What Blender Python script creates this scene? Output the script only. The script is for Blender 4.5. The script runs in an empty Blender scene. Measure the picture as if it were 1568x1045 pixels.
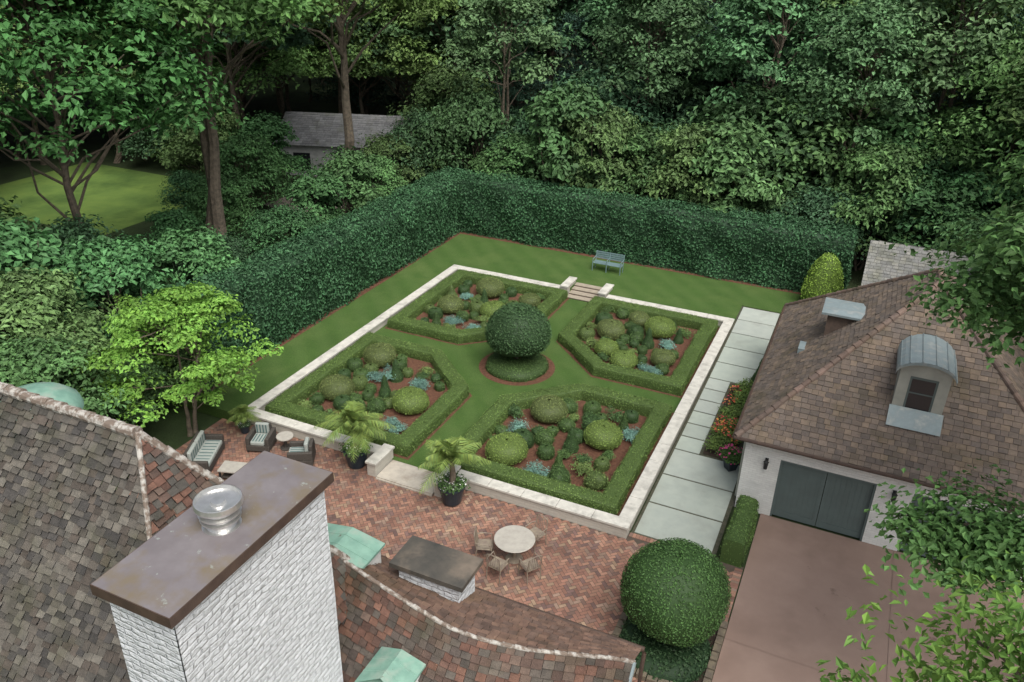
import bpy, math, random
import numpy as np
from mathutils import Matrix, Vector
RNG=np.random.default_rng(7); random.seed(7)
scene=bpy.context.scene
COL=bpy.context.collection

# ---------------------------------------------------------------- materials
def nt(name):
    m=bpy.data.materials.new(name); m.use_nodes=True
    n=m.node_tree; b=n.nodes['Principled BSDF']; return m,n,b
def N(n,t,**k):
    x=n.nodes.new(t)
    for a,v in k.items(): setattr(x,a,v)
    return x
def mixc(n,fac,a,b,mode='MIX'):
    x=N(n,'ShaderNodeMix',data_type='RGBA',blend_type=mode)
    for s,v in ((x.inputs[0],fac),(x.inputs[6],a),(x.inputs[7],b)):
        if hasattr(v,'is_linked') or hasattr(v,'links'): n.links.new(v,s)
        elif isinstance(v,(int,float)): s.default_value=v
        else: s.default_value=(*v,1)
    return x.outputs[2]
def noise(n,scale,detail=6,rough=.6,coord=None):
    x=N(n,'ShaderNodeTexNoise'); x.inputs['Scale'].default_value=scale; x.inputs['Detail'].default_value=detail; x.inputs['Roughness'].default_value=rough
    if coord is None:
        g=N(n,'ShaderNodeNewGeometry'); coord=g.outputs['Position']
    n.links.new(coord,x.inputs['Vector']); return x.outputs['Fac']
def ramp(n,fac,p0,p1):
    x=N(n,'ShaderNodeMapRange'); n.links.new(fac,x.inputs[0]); x.inputs[1].default_value=p0; x.inputs[2].default_value=p1; return x.outputs[0]
def bump(n,b,h,strength,dist=.02):
    x=N(n,'ShaderNodeBump'); x.inputs['Strength'].default_value=strength; x.inputs['Distance'].default_value=dist
    n.links.new(h,x.inputs['Height']); n.links.new(x.outputs[0],b.inputs['Normal'])
def pm(name,c1,c2=None,scale=3,rough=.8,bs=30,bst=.4,bd=.01,attr=False,c3=None,s3=.6,metal=0,lo=.35,hi=.65,spec=.3,stripes=None,c4=None,s4=None,t4=.60):
    m,n,b=nt(name); b.inputs['Roughness'].default_value=rough; b.inputs['Metallic'].default_value=metal
    b.inputs['Specular IOR Level'].default_value=spec
    c2=c2 or c1
    out=mixc(n,ramp(n,noise(n,scale),lo,hi),c1,c2)
    if c3: out=mixc(n,ramp(n,noise(n,s3,4),.5,.68),out,c3)
    if c4: out=mixc(n,ramp(n,noise(n,s4 or s3*2.7,7,.7),t4,t4+.06),out,c4)
    if stripes:
        w_=N(n,'ShaderNodeTexWave'); w_.bands_direction='DIAGONAL'; w_.inputs['Scale'].default_value=stripes; w_.inputs['Distortion'].default_value=1.2; w_.inputs['Detail'].default_value=3
        g=N(n,'ShaderNodeNewGeometry'); n.links.new(g.outputs['Position'],w_.inputs['Vector'])
        k=N(n,'ShaderNodeMath',operation='MULTIPLY'); n.links.new(w_.outputs['Fac'],k.inputs[0]); k.inputs[1].default_value=.25
        out=mixc(n,k.outputs[0],out,(.11,.17,.055))
        fine=noise(n,28,3,.7); out=mixc(n,1.0,out,mixc(n,ramp(n,fine,.3,.7),(.60,.64,.58),(1.32,1.27,1.22)),'MULTIPLY')
    if attr:
        a=N(n,'ShaderNodeAttribute',attribute_name='Col'); out=mixc(n,1.0,a.outputs['Color'],out,'MULTIPLY')
    n.links.new(out,b.inputs['Base Color'])
    if bst: bump(n,b,noise(n,bs,5),bst,bd)
    return m
def leafmat(name,trans=.3,rough=.55,var=.25,sat=.93):
    m,n,b=nt(name); b.inputs['Roughness'].default_value=rough; b.inputs['Specular IOR Level'].default_value=.25
    a=N(n,'ShaderNodeAttribute',attribute_name='Col')
    oi=N(n,'ShaderNodeObjectInfo'); 
    mr=N(n,'ShaderNodeMapRange'); n.links.new(oi.outputs['Random'],mr.inputs[0]); mr.inputs[3].default_value=1-var; mr.inputs[4].default_value=1+var
    hs=N(n,'ShaderNodeHueSaturation'); n.links.new(a.outputs['Color'],hs.inputs['Color']); n.links.new(mr.outputs[0],hs.inputs['Value']); hs.inputs['Saturation'].default_value=sat
    m2=N(n,'ShaderNodeMath',operation='MULTIPLY_ADD'); n.links.new(oi.outputs['Random'],m2.inputs[0]); m2.inputs[1].default_value=7.31; m2.inputs[2].default_value=0
    m3=N(n,'ShaderNodeMath',operation='FRACT'); n.links.new(m2.outputs[0],m3.inputs[0])
    m4=N(n,'ShaderNodeMapRange'); n.links.new(m3.outputs[0],m4.inputs[0]); m4.inputs[3].default_value=.5-.018*(var>0); m4.inputs[4].default_value=.5+.025*(var>0)
    n.links.new(m4.outputs[0],hs.inputs['Hue'])
    n.links.new(hs.outputs[0],b.inputs['Base Color'])
    if trans:
        t=N(n,'ShaderNodeBsdfTranslucent'); n.links.new(hs.outputs[0],t.inputs['Color'])
        mx=N(n,'ShaderNodeMixShader'); mx.inputs[0].default_value=trans
        n.links.new(b.outputs[0],mx.inputs[1]); n.links.new(t.outputs[0],mx.inputs[2])
        n.links.new(mx.outputs[0],n.nodes['Material Output'].inputs['Surface'])
    return m
def brickwhite(name,bw=.23,rh=.08,c=(.72,.73,.70),c2=(.55,.56,.54),st=.7,mort=.012,rub=False):
    m,n,b=nt(name); b.inputs['Roughness'].default_value=.75
    uv=N(n,'ShaderNodeUVMap'); vec=uv.outputs[0]
    if rub:
        nn=N(n,'ShaderNodeTexNoise'); nn.inputs['Scale'].default_value=2.6; nn.inputs['Detail'].default_value=3; n.links.new(vec,nn.inputs['Vector'])
        vm=N(n,'ShaderNodeVectorMath',operation='MULTIPLY_ADD'); n.links.new(nn.outputs['Color'],vm.inputs[0]); vm.inputs[1].default_value=(.16,.13,0); n.links.new(vec,vm.inputs[2]); vec=vm.outputs[0]
    br=N(n,'ShaderNodeTexBrick'); n.links.new(vec,br.inputs['Vector']); br.inputs['Scale'].default_value=1
    br.inputs['Brick Width'].default_value=bw; br.inputs['Row Height'].default_value=rh; br.inputs['Mortar Size'].default_value=mort; br.inputs['Mortar Smooth'].default_value=.9
    br.inputs['Color1'].default_value=(*c,1); br.inputs['Color2'].default_value=(c[0]*.92,c[1]*.92,c[2]*.92,1); br.inputs['Mortar'].default_value=(c[0]*.84,c[1]*.84,c[2]*.84,1)
    o=mixc(n,ramp(n,noise(n,2.2,8,.7),.5,.75),br.outputs['Color'],c2)
    if rub: o=mixc(n,ramp(n,noise(n,7,8,.75),.60,.72),o,(.34,.33,.32))
    n.links.new(o,b.inputs['Base Color'])
    inv=N(n,'ShaderNodeMath',operation='MULTIPLY_ADD'); n.links.new(br.outputs['Fac'],inv.inputs[0]); inv.inputs[1].default_value=-.7
    nz=noise(n,6 if rub else 14,6,.6); mm=N(n,'ShaderNodeMath',operation='MULTIPLY'); n.links.new(nz,mm.inputs[0]); mm.inputs[1].default_value=3.2 if rub else .8
    n.links.new(mm.outputs[0],inv.inputs[2]); bump(n,b,inv.outputs[0],st,.05 if rub else .015)
    return m

M={}
M['leaf']=leafmat('foliage_mat',.25); M['leaf0']=leafmat('clipped_foliage_mat',0,.6,0,.92); M['leaff']=leafmat('woodland_foliage_mat',0,.6,.25,.9)
M['bark']=pm('bark_mat',(.19,.155,.115),(.10,.085,.065),6,.9,20,.8,.03)
M['lawn']=pm('lawn_mat',(.064,.128,.027),(.054,.110,.023),1.1,.9,60,1,.03,c3=(.088,.145,.038),s3=.45,stripes=.42,c4=(.10,.13,.05),s4=2.2,t4=.66)
M['rough']=pm('woodland_ground_mat',(.045,.075,.025),(.03,.045,.018),.5,.95,8,.6,.1)
M['mulch']=pm('mulch_mat',(.185,.088,.054),(.10,.048,.030),9,.95,45,1,.05)
M['stone']=pm('limestone_mat',(.60,.585,.525),(.50,.49,.44),5,.85,40,.4,.01,c3=(.38,.37,.33),s3=2.2,c4=(.26,.25,.22),s4=4,t4=.66)
M['slab']=pm('bluestone_slab_mat',(.38,.42,.37),(.34,.38,.34),2.5,.8,60,.25,.005,attr=True,c3=(.32,.35,.31),s3=1.2)
M['paver']=pm('brick_paver_mat',(1,1,1),(.78,.78,.78),3,.85,60,.5,.006,attr=True,c3=(.66,.68,.70),s3=.5)
M['mortar']=pm('paver_bed_mat',(.10,.075,.06),(.07,.06,.045),5)
M['drive']=pm('driveway_aggregate_mat',(.285,.205,.168),(.245,.172,.14),.8,.75,150,.5,.006,c3=(.215,.15,.122),s3=.35,c4=(.16,.11,.09),s4=.9,t4=.63)
M['white']=brickwhite('white_painted_brick_mat')
M['chim']=brickwhite('whitewashed_chimney_brick_mat',.34,.12,(.74,.77,.79),(.60,.62,.64),.85,.022,True)
M['tile']=pm('roof_tile_mat',(1,1,1),(.74,.76,.78),6,.85,50,.7,.012,attr=True,c3=(.70,.72,.64),s3=1.1)
M['slate_tile']=pm('weathered_slate_mat',(1,1,1),(.66,.68,.70),5,.85,45,.9,.018,attr=True,c3=(.62,.66,.56),s3=.9,c4=(1.7,1.7,1.55),s4=9,t4=.66)
M['under']=pm('roof_underlay_mat',(.05,.04,.035))
M['lichen']=pm('ridge_cap_mat',(.19,.15,.12),(.46,.44,.40),7,.9,40,.8,.02,lo=.45,hi=.6)
M['cap']=pm('chimney_cap_metal_mat',(.185,.165,.17),(.235,.215,.22),1.5,.40,25,.12,.004,c3=(.20,.165,.12),s3=1.6,metal=.2,c4=(.33,.36,.33),t4=.62)
M['capedge']=pm('chimney_cap_edge_mat',(.06,.04,.032),(.09,.06,.045),4,.5)
M['slate']=pm('dark_slate_cap_mat',(.05,.05,.045),(.10,.09,.075),1.7,.5,20,.3,.01,c3=(.17,.14,.11),s3=1.1)
M['steel']=pm('stainless_mat',(.75,.75,.73),(.6,.6,.58),5,.28,10,.05,.002,metal=.85)
M['copper']=pm('verdigris_copper_mat',(.22,.38,.30),(.15,.28,.225),3,.6,20,.2,.005,c3=(.28,.36,.30),s3=2,c4=(.12,.12,.09),s4=5,t4=.65)
M['zinc']=pm('zinc_mat',(.27,.33,.34),(.20,.25,.26),3,.5,20,.2,.005,metal=.2,c3=(.34,.37,.36),s3=3)
M['door']=pm('garage_door_paint_mat',(.11,.145,.14),(.10,.13,.125),2,.5,10,.05,.002)
M['trim']=pm('painted_trim_mat',(.40,.41,.36),(.33,.34,.30),3,.6,10,.05,.002)
M['glass']=pm('window_glass_mat',(.02,.022,.025),None,2,.1,2,0,spec=.6)
M['black']=pm('dark_metal_mat',(.02,.022,.024),(.03,.03,.03),5,.5,10,.05,.002)
M['wicker']=pm('wicker_mat',(.05,.045,.04),(.085,.075,.065),40,.8,60,.8,.01)
M['cush']=pm('cushion_mat',(.34,.37,.34),(.29,.32,.30),3,.9,60,.2,.004)
M['stripe']=pm('cushion_stripe_mat',(.07,.13,.13),None,3,.9)
M['tabletop']=pm('stone_tabletop_mat',(.43,.41,.36),(.36,.34,.30),6,.6,20,.1,.003)
M['iron']=pm('bronze_chair_mat',(.28,.24,.18),(.20,.16,.13),8,.55,20,.1,.003)
M['bench']=pm('bench_paint_mat',(.17,.25,.26),(.14,.21,.22),5,.5,20,.1,.003)
M['pot']=pm('planter_glaze_mat',(.018,.028,.038),(.03,.04,.05),4,.35,10,.1,.004)
M['soil']=pm('soil_mat',(.04,.028,.02))

# ---------------------------------------------------------------- mesh tools
def nrm(v): return v/np.maximum(np.linalg.norm(v,axis=-1,keepdims=True),1e-9)
class MB:
    def __init__(s): s.v=[];s.q=[];s.c=[];s.m=[];s.n=0
    def add(s,v,q,col=(1,1,1),mat=0):
        v=np.asarray(v,float).reshape(-1,3); q=np.asarray(q,int).reshape(-1,4)
        s.v.append(v); s.q.append(q+s.n); s.n+=len(v)
        c=np.asarray(col,float)
        if c.ndim==1: c=np.tile(c,(len(q),1))
        s.c.append(c); s.m.append(np.full(len(q),mat,int))
    def box(s,x0,x1,y0,y1,z0,z1,col=(1,1,1),mat=0):
        v=[(x,y,z) for z in (z0,z1) for y in (y0,y1) for x in (x0,x1)]
        s.add(v,[(0,2,3,1),(4,5,7,6),(0,1,5,4),(1,3,7,5),(3,2,6,7),(2,0,4,6)],col,mat)
    def tube(s,pts,rad,sides=8,col=(1,1,1),mat=0,cap=False):
        pts=np.asarray(pts,float); n=len(pts); rad=np.broadcast_to(rad,(n,))
        t=np.gradient(pts,axis=0); t=nrm(t)
        ref=np.array([0,0,1.]) if abs(t[0][2])<.9 else np.array([1.,0,0])
        a=nrm(np.cross(t,ref)); b=np.cross(t,a)
        th=np.linspace(0,2*math.pi,sides,endpoint=False)
        v=pts[:,None]+rad[:,None,None]*(a[:,None]*np.cos(th)[None,:,None]+b[:,None]*np.sin(th)[None,:,None])
        q=[]
        for i in range(n-1):
            for j in range(sides):
                k=(j+1)%sides; q.append((i*sides+j,i*sides+k,(i+1)*sides+k,(i+1)*sides+j))
        s.add(v,q,col,mat)
        if cap and sides%2==0:
            for base in (0,(n-1)*sides):
                vv=v.reshape(-1,3)[base:base+sides]; qq=[(0,j,j+1,j+2) for j in range(1,sides-2,2)]
                s.add(vv,qq,col,mat)
    def lathe(s,prof,c=(0,0,0),sides=32,col=(1,1,1),mat=0):
        th=np.linspace(0,2*math.pi,sides,endpoint=False); v=[];q=[]
        for r,z in prof:
            for t in th: v.append((c[0]+r*math.cos(t),c[1]+r*math.sin(t),c[2]+z))
        for i in range(len(prof)-1):
            for j in range(sides):
                k=(j+1)%sides; q.append((i*sides+j,i*sides+k,(i+1)*sides+k,(i+1)*sides+j))
        s.add(v,q,col,mat)
    def arrays(s): return np.concatenate(s.v),np.concatenate(s.q),np.concatenate(s.c),np.concatenate(s.m)
    def mesh(s,name,mats,smooth=False):
        v,q,c,mi=s.arrays()
        me=bpy.data.meshes.new(name); me.vertices.add(len(v)); me.vertices.foreach_set('co',v.ravel())
        me.loops.add(len(q)*4); me.loops.foreach_set('vertex_index',q.ravel())
        me.polygons.add(len(q)); me.polygons.foreach_set('loop_start',np.arange(len(q))*4)
        for m in mats: me.materials.append(m)
        me.polygons.foreach_set('material_index',mi)
        me.polygons.foreach_set('use_smooth',np.full(len(q),smooth))
        ca=me.color_attributes.new('Col','FLOAT_COLOR','CORNER')
        cc=np.ones((len(q),4)); cc[:,:3]=c; ca.data.foreach_set('color',np.repeat(cc,4,0).ravel())
        p=v[q]; nn=np.abs(np.cross(p[:,2]-p[:,0],p[:,3]-p[:,1]))
        ax=nn.argmax(1); uv=np.empty((len(q),4,2))
        for a,(i,j) in enumerate(((1,2),(0,2),(0,1))):
            k=ax==a; uv[k,:,0]=p[k][:,:,i]; uv[k,:,1]=p[k][:,:,j]
        ul=me.uv_layers.new(name='UVMap'); ul.data.foreach_set('uv',uv.ravel())
        me.update(calc_edges=True); me.validate(); return me
    def obj(s,name,mats,parent=None,smooth=False,loc=(0,0,0),rot=0):
        if not isinstance(mats,(list,tuple)): mats=[mats]
        o=bpy.data.objects.new(name,s.mesh(name,mats,smooth)); COL.objects.link(o); o.parent=parent
        o.location=loc; o.rotation_euler=(0,0,rot); return o
def empty(name,loc=(0,0,0),rot=0,parent=None):
    o=bpy.data.objects.new(name,None); COL.objects.link(o); o.location=loc; o.rotation_euler=(0,0,rot); o.parent=parent; return o
def bevel(o,w=.02,seg=3):
    m=o.modifiers.new('b','BEVEL'); m.width=w; m.segments=seg; m.limit_method='ANGLE'; return o
def bx(name,mat,parent,x0,x1,y0,y1,z0,z1,bv=0):
    b=MB(); b.box(x0,x1,y0,y1,z0,z1); o=b.obj(name,M[mat],parent)
    if bv: bevel(o,bv)
    return o
_k=RNG.normal(size=(14,3)); _k=nrm(_k)*RNG.uniform(.6,2.2,(14,1)); _ph=RNG.uniform(0,6.28,14)
def fn(p,scale):
    a=np.sin((p@_k.T)*scale+_ph); return a.mean(-1)*2

# ---- leaves
def leaf_quads(mb,P,Nn,size,col,mat=0,aspect=.6,rng=RNG,fold=.18):
    n=len(P); 
    t=nrm(np.cross(Nn,nrm(rng.normal(size=(n,3))))); b=np.cross(Nn,t)
    L=(size*rng.uniform(.6,1.3,n))[:,None]; Wd=L*aspect*.5
    v=np.stack([P-t*L*.5,P+b*Wd+Nn*L*fold,P+t*L*.5,P-b*Wd+Nn*L*fold],1)
    mb.add(v.reshape(-1,3),np.arange(4*n).reshape(-1,4),col,mat)
def vcol(base,n,rng=RNG,amt=.35,yel=.12):
    k=rng.uniform(1-amt,1+amt,(n,1)); c=np.asarray(base)[None]*k
    y=rng.uniform(0,yel,(n,1)); c=c*np.array([1,1,1])+y*c*np.array([.9,.25,-.3]); return np.clip(c,.002,1)
def clumps(mb,C,r,n,size,flat,base,rng,mat=0,low=-.3,aspect=.6,yel=.12):
    K=len(C); r=np.broadcast_to(r,(K,)); tot=K*n
    ci=np.repeat(np.arange(K),n)
    th=rng.uniform(0,6.283,tot); z=rng.uniform(low,1,tot); s=np.sqrt(1-np.minimum(z*z,1))
    d=np.stack([s*np.cos(th),s*np.sin(th),z],1)
    rr=r[ci]*rng.uniform(.45,1.2,tot)
    wob=1+.32*np.sin(3*th+ci)*s
    P=C[ci]+d*np.array([1,1,flat])*(rr*wob)[:,None]
    Nn=nrm(d*.7+np.array([0,0,.65])+rng.normal(size=(tot,3))*.38)
    ck=rng.uniform(.72,1.32,K)[ci][:,None]
    leaf_quads(mb,P,Nn,size,vcol(base,tot,rng,.32,yel)*ck,mat,aspect,rng)
def surf_leaves(mb,v,q,dens,size,base,off=.01,mat=0,tilt=.45,amt=.38,yel=.12,skipdown=True,mod=.25,ms=2.5):
    p=v[q]; cr=np.cross(p[:,2]-p[:,0],p[:,3]-p[:,1]); A=np.linalg.norm(cr,axis=1)/2; nn=nrm(cr)
    if skipdown: A=np.where(nn[:,2]<-.5,0,A)
    n=int(A.sum()*dens); f=RNG.choice(len(q),n,p=A/A.sum()); s=RNG.random((n,1)); t=RNG.random((n,1)); p=p[f]
    P=(p[:,0]*(1-s)+p[:,1]*s)*(1-t)+(p[:,3]*(1-s)+p[:,2]*s)*t
    No=nrm(nn[f]+RNG.normal(size=(n,3))*tilt)
    P=P+nn[f]*RNG.uniform(-.3,1,(n,1))*off*2
    leaf_quads(mb,P,No,size,vcol(base,n,RNG,amt,yel)*(1+mod*fn(P,ms)[:,None]),mat)

# ---- shrub / hedge shapes
def ball_arrays(c,r,rz=None,amp=.03,nu=28,nv=16,zmin=-1,pw=1.0,nf=3.):
    rz=rz or r; v=[];q=[]
    ph=np.linspace(math.acos(max(-1,zmin)),0.02,nv)
    for a in ph:
        for t in np.linspace(0,2*math.pi,nu,endpoint=False):
            sx=math.sin(a); v.append((sx**pw*math.cos(t),sx**pw*math.sin(t),math.cos(a)))
    v=np.array(v)
    for i in range(nv-1):
        for j in range(nu):
            k=(j+1)%nu; q.append((i*nu+j,i*nu+k,(i+1)*nu+k,(i+1)*nu+j))
    p=v*np.array([r,r,rz])+np.array(c); p=p+v*(fn(p,nf)*amp)[:,None]
    return p,np.array(q)
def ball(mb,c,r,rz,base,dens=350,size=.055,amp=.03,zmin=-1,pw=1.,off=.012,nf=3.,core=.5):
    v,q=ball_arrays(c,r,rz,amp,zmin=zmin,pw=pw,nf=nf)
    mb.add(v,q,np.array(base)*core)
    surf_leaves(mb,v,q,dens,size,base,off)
def cone(mb,c,r,h,base,dens=500,size=.05):
    v=[];q=[];nu=18;nv=9
    for i in range(nv):
        t=i/(nv-1); rr=r*(1-t)**.75*(.9+.1*math.sin(t*9))+.01
        for a in np.linspace(0,2*math.pi,nu,endpoint=False): v.append((c[0]+rr*math.cos(a),c[1]+rr*math.sin(a),c[2]+h*t))
    for i in range(nv-1):
        for j in range(nu):
            k=(j+1)%nu; q.append((i*nu+j,i*nu+k,(i+1)*nu+k,(i+1)*nu+j))
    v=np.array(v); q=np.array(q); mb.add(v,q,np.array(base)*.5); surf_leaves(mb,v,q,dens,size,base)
def sweep(pts,w,z0,z1f,closed,step=.3,amp=.03,rnd=.12,nf=2.5,prof=None):
    pts=[np.array(p,float) for p in pts]; n=len(pts); mit=[]
    for i in range(n):
        a=pts[i-1] if (closed or i>0) else None; b=pts[(i+1)%n] if (closed or i<n-1) else None
        d1=nrm(pts[i]-a) if a is not None else None; d2=nrm(b-pts[i]) if b is not None else None
        if d1 is None: d1=d2
        if d2 is None: d2=d1
        n1=np.array([d1[1],-d1[0]]); n2=np.array([d2[1],-d2[0]]); m=nrm(n1+n2); mit.append(m/max(.4,m@n1))
    if prof is None:
        prof=[(-1,0),(-1.03,.35),(-1.0,.75),(-1+rnd*.35,.93),(-1+rnd*1.3,1),(-.4,1.01),(.0,1.015),(.4,1.01),(1-rnd*1.3,1),(1-rnd*.35,.93),(1.0,.75),(1.03,.35),(1,0)]
        if z1f is not None and amp>.08:
            pr=[]
            for a,b in zip(prof[:-1],prof[1:]):
                for t in (0,.5): pr.append((a[0]*(1-t)+b[0]*t,a[1]*(1-t)+b[1]*t))
            prof=pr+[prof[-1]]
    rows=[]
    E=n if closed else n-1
    for e in range(E):
        a,b=pts[e],pts[(e+1)%n]; ma,mb_=mit[e],mit[(e+1)%n]; L=np.linalg.norm(b-a); k=max(2,int(L/step))
        for i in range(k+(0 if (closed or e<E-1) else 1)):
            t=i/k; rows.append((a*(1-t)+b*t,ma*(1-t)+mb_*t))
    v=[]
    for c,m in rows:
        z1=z1f(c) if callable(z1f) else z1f
        for s,h in prof: xy=c+m*s*w/2; v.append((xy[0],xy[1],z0+(z1-z0)*h))
    v=np.array(v); P=len(prof); q=[]; R=len(rows)
    for i in range(R if closed else R-1):
        for j in range(P-1):
            k=(i+1)%R; q.append((i*P+j,k*P+j,k*P+j+1,i*P+j+1))
    q=np.array(q)
    d=np.stack([fn(v,nf),fn(v+31.7,nf),fn(v+77.1,nf)*.8],1)*amp; v=v+d
    if not closed:
        caps=[]
        for base in (0,(R-1)*P):
            for j in range(P//2): 
                if j+1<=P-2-j: caps.append((base+j,base+j+1,base+P-2-j,base+P-1-j) if base else (base+P-1-j,base+P-2-j,base+j+1,base+j))
        q=np.concatenate([q,np.array(caps)])
    p=v[q]; nn=np.cross(p[:,2]-p[:,0],p[:,3]-p[:,1])
    if nn[:len(q)-20,2].sum()<0: q=q[:,::-1]
    return v,q
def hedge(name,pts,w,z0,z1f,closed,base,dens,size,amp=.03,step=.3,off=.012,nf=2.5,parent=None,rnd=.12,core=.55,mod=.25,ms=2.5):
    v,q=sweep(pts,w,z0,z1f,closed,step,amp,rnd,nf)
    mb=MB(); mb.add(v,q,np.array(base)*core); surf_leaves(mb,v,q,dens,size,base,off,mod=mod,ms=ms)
    return mb.obj(name,M['leaf0'],parent)

# ---- trees
BK=(1,1,1)
def limb(mb,a,b,r0,r1,rng,k=5):
    a=np.array(a,float); b=np.array(b,float); t=np.linspace(0,1,k)[:,None]
    p=a*(1-t)+b*t; L=np.linalg.norm(b-a); p[1:-1]+=rng.normal(size=(k-2,3))*L*.04; p[:,2]+=(np.sin(t[:,0]*math.pi))*L*.08
    mb.tube(p,np.linspace(r0,r1,k),6,BK,1)
def decid(name,H,cr,cz0,seed,base,K=80,n=130,size=.3,rc=1.2,flat=.55,trunk=.28,lean=(0,0),yel=.12,shellw=.75,multi=1,lm='leaf',extra=None,aspect=.6,low=-.3):
    rng=np.random.default_rng(seed); mb=MB()
    cz=(H+cz0)/2; rz=(H-cz0)/2
    for m in range(multi):
        ox,oy=(0,0) if multi==1 else (rng.uniform(-.5,.5),rng.uniform(-.5,.5))
        tp=np.array([(ox*.5,oy*.5,-.3),(ox*.7+lean[0]*.15,oy*.7+lean[1]*.15,cz0*.5),(ox*1.5+lean[0]*.5,oy*1.5+lean[1]*.5,cz0+rz*.3),(lean[0]+ox*3,lean[1]+oy*3,H*.88)])
        tt=np.linspace(0,1,9); tp=np.stack([np.interp(tt*3,[0,1,2,3],tp[:,i]) for i in range(3)],1); tp[1:-1,:2]+=rng.normal(size=(7,2))*H*.006
        tr=trunk*np.linspace(1,.12,9)**.9; tr[0]*=1.35; mb.tube(tp,tr,9,BK,1)
    d=nrm(rng.normal(size=(K,3))); d[:,2]=np.where(d[:,2]<-.6,-d[:,2],d[:,2])
    rr=rng.uniform(0,1,K)**(1/3.)*(1-shellw)+shellw*rng.uniform(.7,1.1,K)
    C=np.stack([d[:,0]*cr*rr,d[:,1]*cr*rr,cz+d[:,2]*rz*rr*.95],1)
    hz=(C[:,2]-cz0)/(H-cz0); C[:,:2]*=(1-.35*np.clip(hz-.5,0,1))[:,None]; C[:,:2]+=np.array(lean)*np.clip(hz,0,1)[:,None]
    if extra is not None: C=np.concatenate([C,np.array(extra,float)])
    for c in list(C[:K:3])+list(C[K::3]):
        h=max(cz0*.7,c[2]-rng.uniform(1,3)*rc); k=np.interp(h,tp[:,2],np.arange(9)); p0=tp[int(k)]
        limb(mb,(p0[0],p0[1],h),c,trunk*.22,.02,rng)
    clumps(mb,C,rc*rng.uniform(.55,1.35,len(C)),n,size,flat,base,rng,0,yel=yel,aspect=aspect,low=low)
    return mb.mesh(name,[M[lm],M['bark']])
def pine(name,H,R,cz0,seed,base,size=.28):
    rng=np.random.default_rng(seed); mb=MB()
    mb.tube([(0,0,-.3),(.05,0,H*.4),(0,.08,H*.75),(0,0,H)],[.3,.24,.12,.03],8,BK,1)
    Cs=[];rs=[]
    z=cz0
    while z<H-.3:
        t=(z-cz0)/(H-cz0); L=R*(1-t)**.6*(.55+.45*min(1,t*5+.4)); nb=rng.integers(4,7); a0=rng.uniform(0,6.28)
        for b in range(nb):
            a=a0+b*6.283/nb+rng.uniform(-.4,.4); l=L*rng.uniform(.5,1.2); e=np.array([math.cos(a)*l,math.sin(a)*l,z+rng.uniform(-.4,.4)+l*.15-.25*rng.random()*l*.6])
            limb(mb,(0,0,z-.2),e,.07,.02,rng,k=4)
            for s in np.linspace(.35,1,max(2,int(l/.75))):
                Cs.append((e[0]*s+rng.normal()*.35,e[1]*s+rng.normal()*.35,z*(1-s)+e[2]*s+rng.normal()*.2)); rs.append(.42+.32*s*rng.uniform(.8,1.5))
        z+=rng.uniform(.6,1.1)
    Cs=np.array(Cs); rs=np.array(rs)
    clumps(mb,Cs,rs*1.25,64,size,.42,base,rng,0,low=-.5,aspect=.42,yel=.05)
    return mb.mesh(name,[M['leaff'],M['bark']])
def place(name,me,loc,s=1,rot=None,parent=None,sz=None):
    o=bpy.data.objects.new(name,me); COL.objects.link(o); o.location=loc; o.parent=parent
    o.rotation_euler=(0,0,random.uniform(0,6.28) if rot is None else rot); o.scale=(s,s,sz or s); return o

# ================================================================ GROUND
b=MB(); b.add([(-900,-300,-.06),(900,-300,-.06),(900,1500,-.06),(-900,1500,-.06)],[(0,1,2,3)]); b.obj('ground',M['rough'])
b=MB()
b.box(-6.5,-.26,-.35,22.4,-.02,.40); b.box(-.26,6.43,16.36,17.2,-.02,.398); b.box(8.01,14.62,16.36,17.2,-.02,.398); b.box(-.26,14.62,17.2,22.4,-.02,.398)
b.box(14.62,17.7,18.22,22.4,-.02,.396)
b.obj('lawn',M['lawn'])
b=MB(); b.box(-6.5,30,22.4,40,-.03,.38); b.box(-40,-6.5,-6,60,-.03,.35); b.obj('woodland_floor',M['rough'])
b=MB(); b.box(-34,-20,11,22,.34,.362)
ml=pm('sunlit_lawn_mat',(.16,.25,.055),(.11,.19,.045),.5,.9,30,.6,.02,c3=(.07,.13,.03),s3=.3)  # paler yellow-green: the sunlit look is painted into the grass colour
b.obj('neighbour_lawn',ml)
b=MB(); b.add([(.1,.1,.1),(14.3,.1,.1),(14.3,16.1,.1),(.1,16.1,.1)],[(0,1,2,3)]); b.obj('parterre_lawn',M['lawn'])
b=MB()
for x0,x1 in((18.08,22.0),(22.015,26.0),(26.015,60)):
    for y0,y1 in ((-30,-8.4),(-8.385,-2.8),(-2.785,2.9)):
        b.add([(x0,y0,.0),(x1,y0,.0),(x1,y1,.0),(x0,y1,.0)],[(0,1,2,3)])
b.add([(18.08,-30,-.012),(60,-30,-.012),(60,2.9,-.012),(18.08,2.9,-.012)],[(0,1,2,3)])
b.obj('driveway',M['drive'])
b=MB(); b.add([(16.4,2.9,-.02),(18,2.9,-.02),(18,22,.3),(16.4,22,.3)],[(0,1,2,3)]); b.obj('gravel_strip',pm('gravel_mat',(.2,.19,.17),(.1,.1,.09),30))

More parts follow.
